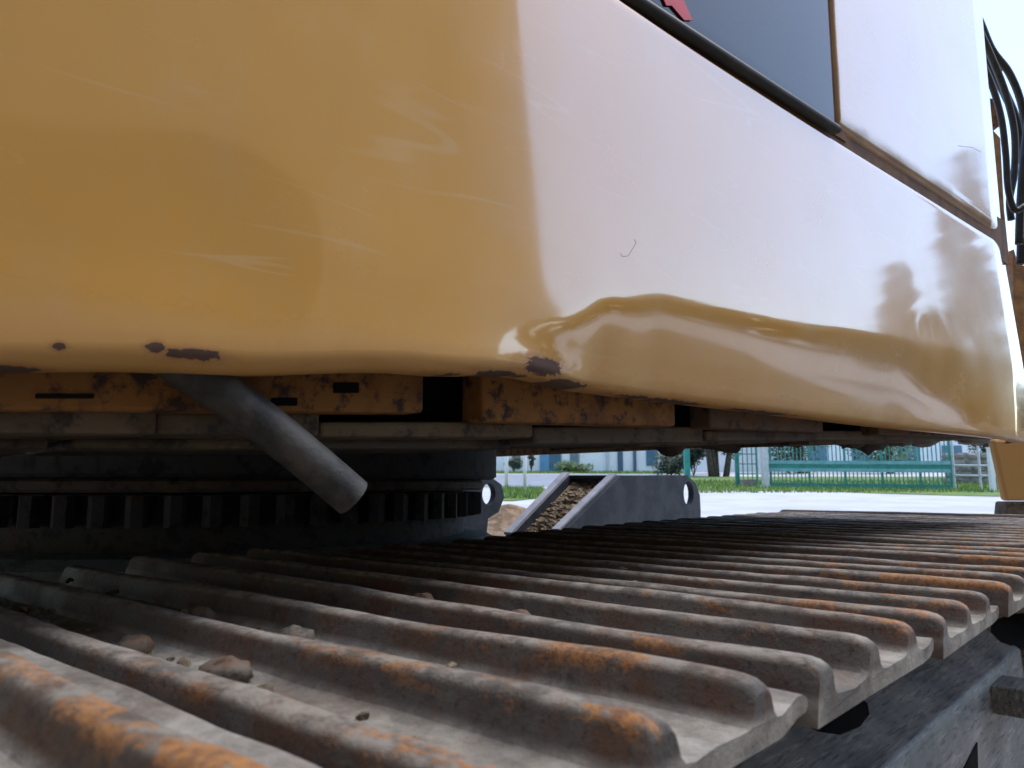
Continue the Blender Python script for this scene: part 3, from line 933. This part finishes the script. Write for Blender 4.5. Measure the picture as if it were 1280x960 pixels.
# heap of soil between the two
def heap(px, d, rx, ry, top_py):
    c = gpt(px, d); top = at(px, top_py, d).z-c.z
    b = MB(); P = []; NR, NA = 16, 36
    for i in range(NR+1):
        for j in range(NA):
            a = 2*math.pi*j/NA; q = i/NR
            x, y = math.cos(a)*q, math.sin(a)*q
            h_ = top*(1-q**1.25)*(1+.25*noise.noise(Vector((x*2.3, y*2.3, 4))))+.03*noise.noise(Vector((x*9, y*9, 2)))*(1-q)
            P.append(c+_R*(x*rx)+HEAD*(y*ry)+Vector((0, 0, h_ if q < 1 else -.03)))
    F = [(i*NA+j, (i+1)*NA+j, (i+1)*NA+(j+1) % NA, i*NA+(j+1) % NA) for i in range(NR) for j in range(NA)]
    b.poly(P, F)
    o = b.build('soil_heap', M['soil'], smooth=True)
    return tag(o, 'brown heap of dry soil between the two grey steel lugs', 'soil heap')
heap(636, 5.4, 1.2, 1.1, 630)
b = MB()
for i in range(34):
    px = random.uniform(585, 655)
    b.blob(at(px, 650-max(0, 18-abs(px-632)*.5)+random.uniform(-3, 6), 4.75), random.uniform(.015, .05), .03, random.uniform(.01, .03), i+60, 7, 5, .7)

# ------------------------------------------------------------------ trees and shrubs
def leaf_clump(b, c, r, n, size, flat=.75):
    for i in range(n):
        d = Vector((random.gauss(0, 1), random.gauss(0, 1), random.gauss(0, 1))).normalized()*(random.random()**.5)
        p = c+Vector((d.x*r, d.y*r, d.z*r*flat))
        t = Vector((random.gauss(0, 1), random.gauss(0, 1), random.gauss(0, .6))).normalized()
        s_ = t.orthogonal().normalized()
        w = size*random.uniform(.6, 1.3)
        b.poly([p-t*w, p+s_*w*.45, p+t*w, p-s_*w*.45], [(0, 1, 2, 3)])
def tree(base, h, r, label, group=None, m='leaf', clumps=14, leaves=130, size=.11, trunks=1, name='broadleaf_tree', low=.35):
    o = empty(name, base, label, 'tree', group)
    b = MB()
    for k_ in range(trunks):
        off = Vector((random.uniform(-.3, .3), random.uniform(-.3, .3), 0))*(trunks > 1)
        top = base+off*3+Vector((random.uniform(-.3, .3), random.uniform(-.3, .3), h*.75))
        b.tube([base+off-Vector((0, 0, .05)), base+off*1.6+Vector((.05, 0, h*.3)), (base+off*2).lerp(top, .6)+Vector((0, .05, h*.05)), top], [h*.035, h*.028, h*.018, h*.006], 8)
        for q in range(5):
            t = random.uniform(.35, .9); p = (base+off).lerp(top, t); a = random.uniform(0, 6.28)
            b.tube([p, p+Vector((math.cos(a)*r*.4, math.sin(a)*r*.4, h*.08)), p+Vector((math.cos(a)*r*.75, math.sin(a)*r*.75, h*.16))], [h*.012, h*.008, h*.003], 6)
    b.build('trunk', M['bark'], o, smooth=True)
    b = MB()
    for i in range(clumps):
        a = random.uniform(0, 6.28); z = random.uniform(low, 1); rr = r*math.sqrt(random.random())*(1-.55*abs(z-.62)/.5)
        leaf_clump(b, base+Vector((math.cos(a)*rr, math.sin(a)*rr, h*z)), r*random.uniform(.25, .42), leaves, size)
    b.build('crown', M[m], o)
    return o
def shrub(base, r, h, label, m='leaf_dark', n=10, leaves=90, size=.07, name='shrub', group=None, cat='shrub'):
    o = empty(name, base, label, cat, group)
    b = MB()
    for i in range(5):
        a = i*1.3; b.tube([base, base+Vector((math.cos(a)*r*.5, math.sin(a)*r*.5, h*.7))], [.02, .008], 6)
    b.build('stem', M['bark'], o)
    b = MB()
    for i in range(n):
        a = random.uniform(0, 6.28); rr = r*.7*math.sqrt(random.random())
        leaf_clump(b, base+Vector((math.cos(a)*rr, math.sin(a)*rr, h*random.uniform(.25, .8))), r*.42, leaves, size, .8)
    b.build('foliage', M[m], o)
    return o
random.seed(11)
shrub(gpt(838, 38), 1.0, 1.3, 'dark green conifer shrub left of the teal gate post', n=16, leaves=130, size=.09)
shrub(gpt(866, 37), .9, 1.9, 'dark shrub directly behind the teal gate post', n=14, leaves=120, size=.09)
shrub(gpt(706, 43.5), .8, .65, 'low green bush under the shuttered windows of the white house', m='leaf', n=12, leaves=90)
shrub(gpt(728, 43), .75, .5, 'rounded green bush in front of the white house wall', m='leaf', n=12, leaves=90)
shrub(gpt(642, 44.5), .55, 1.2, 'dark bush seen between the two pale sign posts', m='leaf_dark', n=10, leaves=90)
shrub(gpt(664, 44.8), .35, 1.5, 'narrow dark bush right of the pale sign posts', m='leaf_dark', n=8, leaves=80)
tree(gpt(896, 36), 4.6, 1.6, 'multi-stemmed dark tree behind the verge, left of the teal gate', m='leaf_dark', trunks=4, low=.25, clumps=20, name='multi_stem_tree')
tree(gpt(1000, 42), 5.0, 2.4, 'bushy green tree behind the left part of the teal gate', m='leaf_dark', low=.10, clumps=34, leaves=170)
tree(gpt(1110, 42), 5.2, 2.4, 'bushy green tree behind the right part of the teal gate', m='leaf', low=.10, clumps=34, leaves=170)
tree(gpt(1232, 33), 4.5, 1.6, 'dark tree behind the rubble wall at the right', m='leaf_dark', low=.12, clumps=20)

# ------------------------------------------------------------------ the white house
Zv = Vector((0, 0, 1))
dH = 46.0
ho = empty('white_house', gpt(740, dH), 'long white rendered house with blue doors across the road', 'house')
def hx(px, d=dH): return gpt(px, d)
wall0, wall1 = hx(520), hx(1010)
hgx = (wall1-wall0); wl = hgx.length; hdir = Vector((hgx.x, hgx.y, 0)).normalized(); hn = Vector((-hdir.y, hdir.x, 0))
hn = hn if hn.dot(HEAD) > 0 else -hn
gz = ground_z(hx(740))
b = MB(); c = (wall0+wall1)/2+hn*4
b.box(Vector((c.x, c.y, gz+1.5)), wl, 8, 3.2, hdir, hn)
b.build('wall', M['white_wall'], ho)
b = MB()
A_, B_ = wall0-hdir*.4-hn*.5, wall1+hdir*.4-hn*.5
P = [Vector((q.x, q.y, gz+z)) for q, z in ((A_, 3.08), (A_+hn*4.5, 5.4), (A_+hn*9, 3.08), (A_+hn*4.5, 5.1))]
b.prism([P[0], P[1], P[2], P[3]], B_-A_)
b.build('roof', M['roof'], ho)
def house_piece(px0, px1, py0, py1, name, m, proud=.03):
    p, q = at(px0, 575, dH-.02), at(px1, 575, dH-.02)
    zt, zb2 = at(px0, py0, dH).z, at(px0, py1, dH).z
    b = MB(); c = (p+q)/2-hn*proud/2
    b.box(Vector((c.x, c.y, (zt+zb2)/2)), (q-p).length, proud+.05, zt-zb2, hdir, hn)
    return b.build(name, m, ho)
house_piece(675, 685.5, 538, 590, 'door', M['blue'])
house_piece(686.5, 701, 538, 589, 'door', M['blue_dark'])
w_ = house_piece(702.5, 712, 542, 582, 'window', M['white_post'], .05)
house_piece(713, 723, 540, 588, 'shutter', M['grey_green'])
house_piece(725, 729, 538, 591, 'pilaster', M['white_post'], .12)
house_piece(758, 761, 538, 591, 'downpipe', M['galv'], .10)
house_piece(772, 778.5, 538, 590, 'door', M['pipe_dark'], .04)
house_piece(791.5, 795, 538, 590, 'downpipe', M['pipe_dark'], .10)
house_piece(640, 650, 545, 586, 'window', M['blue_dark'], .03)
house_piece(808, 822, 545, 582, 'window', M['blue_dark'], .03)

# pale warehouse far behind the gate
wh = empty('warehouse', gpt(1060, 62), 'long pale warehouse far behind the teal sliding gate', 'building')
a_, b_ = gpt(880, 62), gpt(1330, 62); wdv = (b_-a_); wdv.z = 0; wl2 = wdv.length; wdv.normalize(); wnv = Vector((-wdv.y, wdv.x, 0))
cw = (a_+b_)/2+wnv*5; gz2 = ground_z(cw)
b = MB(); b.box(Vector((cw.x, cw.y, gz2+2.4)), wl2, 10, 5, wdv, wnv); b.build('wall', M['pale_blue'], wh)
b = MB(); b.box(Vector((cw.x, cw.y, gz2+5.0)), wl2+.6, 10.6, .25, wdv, wnv); b.build('roof', M['roof'], wh)
for q in range(8):
    p = a_+wdv*(wl2*(q+.5)/8)-wnv*.02
    b = MB(); b.box(Vector((p.x, p.y, gz2+1.5)), 1.6, .12, 1.3, wdv, wnv); b.build('window', M['blue_dark'], wh)
# ------------------------------------------------------------------ posts, gate, wall
def post(px, d, top, r, m, label, cat='post', name='sign_post', group=None):
    g = gpt(px, d)
    o = empty(name, g, label, cat, group)
    MB().tube([g-Vector((0, 0, .05)), Vector((g.x, g.y, g.z+top))], r, 12).build('pole', M[m], o, smooth=True)
    MB().tube([Vector((g.x, g.y, g.z+top)), Vector((g.x, g.y, g.z+top+.03))], r*1.15, 12).build('cap', M[m], o)
    return o
post(633, 23.0, 2.6, .055, 'white_post', 'pale grey post left of its pair on the grass island')
post(656, 21.5, 2.6, .05, 'white_post', 'pale grey post right of its pair on the grass island')
def square_post(px, d, top, w, m, label, name='gate_post', cat='gate post'):
    g = gpt(px, d)
    o = empty(name, g, label, cat)
    b = MB(); b.box(Vector((g.x, g.y, g.z+top/2-.02)), w, w, top+.04, _R, HEAD)
    bevel(b.build('pole', M[m], o), .01)
    b = MB(); b.box(Vector((g.x, g.y, g.z+top+.015)), w+.03, w+.03, .03, _R, HEAD); b.build('cap', M[m], o)
    return o
square_post(858, 27.0, 1.9, .19, 'teal', 'stout teal post standing alone left of the gate')
square_post(919.5, 25.0, 1.9, .09, 'teal', 'slim teal post at the left edge of the mesh gate leaf')
square_post(955, 24.2, 1.62, .19, 'galv', 'grey weathered post between mesh leaf and barred gate')
square_post(1237, 21.5, 1.22, .13, 'white_post', 'pale short post beside the orange step at the right')

# small mesh leaf beside the gate
g0, g1 = gpt(922, 25.0), gpt(945, 24.7)
leaf = empty('mesh_gate', (g0+g1)/2, 'small teal mesh gate leaf left of the barred sliding gate', 'gate')
def rod(p, q, r, name, m, parent, n=6): return MB().tube([p, q], r, n).build(name, M[m], parent)
up = lambda p, z: Vector((p.x, p.y, p.z+z))
for i in range(5):
    p = g0.lerp(g1, i/4); rod(up(p, .1), up(p, 1.7), .018 if 0 < i < 4 else .035, 'bar', 'teal', leaf)
for z in (.1, .42, .74, 1.06, 1.38, 1.7): rod(up(g0, z), up(g1, z), .016, 'rail', 'teal', leaf)
# foundation block of the gate
g = gpt(933, 24.9); fb = MB(); fb.box(up(g, .11), .52, .3, .26, _R, HEAD)
tag(bevel(fb.build('concrete_block', M['stone']), .02), 'low concrete block under the small mesh gate leaf', 'block')

# sliding gate: frame, double mid rail, bars
s0, s1 = gpt(962, 24.3), gpt(1186, 22.6)
gate = empty('sliding_gate', (s0+s1)/2, 'long teal sliding gate with upright bars and a pale double rail', 'gate')
def lerp_up(t, z): return up(s0.lerp(s1, t), z)
gdir = (s1-s0).normalized()
def bar_box(t0, t1, z, hh, th, name, m, off=0.0):
    p, q = lerp_up(t0, z), lerp_up(t1, z); d = (q-p); L = d.length; d.normalize(); s_ = d.cross(Zv).normalized(); v = s_.cross(d)
    b = MB(); b.box((p+q)/2+s_*off, L, th, hh, d, s_, v); return b.build(name, M[m], gate)
bar_box(0, 1, .09, .12, .08, 'bottom_rail', 'teal')
bar_box(0, 1, 1.62, .08, .06, 'top_rail', 'teal')
bar_box(-.02, 1.0, .80, .105, .05, 'mid_rail', 'teal_pale', .05)
bar_box(-.02, 1.0, .56, .105, .05, 'mid_rail', 'teal_pale', .05)
bar_box(-.02, 1.0, .68, .13, .03, 'mid_rail', 'teal', .03)
bme_ = MB().tube([Vector((0, 0, .14)), Vector((0, 0, 1.6))], .017, 6).mesh('bar', M['teal'])
NBAR = 44
for i in range(NBAR+1):
    t = i/NBAR
    if i in (0, 10, 19, 28, 37, NBAR):
        p = lerp_up(t, 0); b = MB(); b.box(up(p, .84), .07, .06, 1.52, gdir, gdir.cross(Zv)); b.build('upright', M['teal'], gate)
    else:
        o = bpy.data.objects.new('bar', bme_); COL.objects.link(o); o.parent = gate
        o.location = lerp_up(t, 0)-world_loc(gate)
# galvanised fence to the right of the gate
f0, f1 = gpt(1190, 23.0), gpt(1290, 22.0)
fe = empty('pipe_fence', (f0+f1)/2, 'pale pipe fence right of the teal gate', 'fence')
for z in (.72, .42): rod(up(f0, z), up(f1, z), .03, 'rail', 'galv', fe, 8)
for i in range(4):
    p = f0.lerp(f1, i/3); rod(up(p, 0), up(p, 1.5), .035, 'upright', 'galv', fe, 8)
# rubble wall behind it
w0_, w1_ = gpt(1180, 27.5), gpt(1320, 26.5)
rw = empty('rubble_wall', (w0_+w1_)/2, 'low rubble stone wall behind the pipe fence at the right', 'wall')
random.seed(3)
L = (w1_-w0_).length; wd = (w1_-w0_).normalized(); wn_ = wd.cross(Zv)
b = MB(); b.box((w0_+w1_)/2+Vector((0, 0, .55)), L, .30, 1.1, wd, wn_); b.build('core', M['stone'], rw)
sme = [MB().blob((0, 0, 0), .22, .10, .12, i+.3, 8, 5, .35).mesh('stone', M['stone']) for i in range(5)]
z = .10
while z < 1.2:
    x = random.uniform(0, .2)
    while x < L:
        p = w0_+wd*x+Vector((0, 0, z)); p.z = ground_z(p)+z
        o = bpy.data.objects.new('stone', sme[random.randrange(5)]); COL.objects.link(o); o.parent = rw
        o.location = p+wn_*.15-world_loc(rw) if wn_.dot(HEAD) < 0 else p-wn_*.15-world_loc(rw)
        o.rotation_euler = (0, random.uniform(-.15, .15), math.atan2(wd.y, wd.x))
        x += random.uniform(.34, .48)
    z += .22

# ------------------------------------------------------------------ unseen, for the glossy door to mirror: yard, hall and trees on the other side
XH, YH, HH = 6.95, -8.0, 10.2
hall = empty('unseen_hall', (-10, YH-4, 0), 'unseen tall tan clad hall added for the rear of the orange door to mirror', 'hall')  # out of view, added for the door to mirror and for warm bounce
b = MB(); b.box(Vector(((XH-34)/2, YH-6, HH/2)), XH+34, 12, HH); b.build('wall', M['clad'], hall)
b = MB()
for i in range(130):
    x = -33.8+i*.3
    if x < XH: b.box(Vector((x, YH-.01, HH/2)), .10, .06, HH)
tag(b.build('cladding_ribs', M['clad'], hall), kind='stuff')
b = MB(); b.box(Vector(((XH-34)/2, YH-6, HH+.12)), XH+34.6, 12.6, .24); b.build('roof', M['roof'], hall)
b = MB(); b.box(Vector((-11.5, 1.5, HH/2-.02)), 10, 18.98, HH-.04); b.build('light_block_wing', M['clad'], hall)  # unseen wing, added to keep skylight off the near track shoes
for x in (-20, -9, 0):
    b = MB(); b.box(Vector((x, YH+.02, 2.1)), 4.2, .12, 4.2); b.build('door', M['clad_dark'], hall)
random.seed(21)
def columnar(x, y, h, r, label):
    p = Vector((x, y, 0)); p.z = ground_z(p)
    o = empty('columnar_tree', p, label, 'tree', 'trees mirrored in the door')
    MB().tube([p-Vector((0, 0, .05)), p+Vector((0, 0, h*.5)), p+Vector((0, 0, h*.93))], [.12, .08, .02], 8).build('trunk', M['bark'], o)
    b = MB()
    for i in range(34):
        t = .1+.9*(i/33); rr = r*(1-max(0, t-.45)/.55*.85)
        for q in range(2):
            a = random.uniform(0, 6.28)
            leaf_clump(b, p+Vector((math.cos(a)*rr*.5, math.sin(a)*rr*.5, h*t*.97)), rr*.7, 190, .13)
    b.build('crown', M['leaf_dark'], o)
shrub(Vector((13.6, -1.3, .45)), 1.7, 2.0, 'low unseen shrub added to darken the mirrored foot of the door front edge', n=18, leaves=160, size=.13)  # out of view, added to darken what the door's foot mirrors
shrub(Vector((14.6, .2, .5)), 1.7, 2.1, 'second unseen shrub added to darken the mirrored door front edge, farther forward', n=18, leaves=160, size=.13)  # also unseen, added to dim the mirrored front edge
columnar(13.45, -5.95, 5.2, .62, 'shorter slim tree mirrored as a dark tongue near the door front')
columnar(13.85, -5.05, 6.7, .58, 'taller slim tree mirrored along the door front edge')
for i, (az, d, h_, r_, lab) in enumerate(((-29.5, 27, 4.3, 2.3, 'bushy tree of the mirrored row, next to the slim trees'),
                                         (-33.5, 29, 4.9, 2.6, 'second tree of the mirrored row, rounder and taller than its neighbours'),
                                         (-38, 29, 4.5, 2.6, 'wide tree in the middle of the mirrored row'),
                                         (-42.5, 29, 4.9, 2.6, 'pale green tree of the mirrored row'),
                                         (-47, 29, 4.6, 2.6, 'last tree of the mirrored row beside the unseen hall'))):
    p = Vector((math.cos(R(az))*d, math.sin(R(az))*d, 0)); p.z = ground_z(p)
    tree(p, h_, r_, lab, 'low trees mirrored in the door', m=('leaf_dark', 'leaf')[i % 2], clumps=34, leaves=150, low=.12, size=.2)
b = MB(); P = []
for az in range(-21, -12, 2):
    for d in (4.5, 7, 10, 13, 18):
        P.append(Vector((math.cos(R(az))*d, math.sin(R(az))*d, 0))+Vector((0, 0, ground_z(Vector((math.cos(R(az))*d, math.sin(R(az))*d, 0)))+.02)))
b.poly(P, [(i*5+j, i*5+j+1, i*5+j+6, i*5+j+5) for i in range(4) for j in range(4)])
tag(b.build('grass_strip', M['grass_soil'], smooth=True), kind='structure')
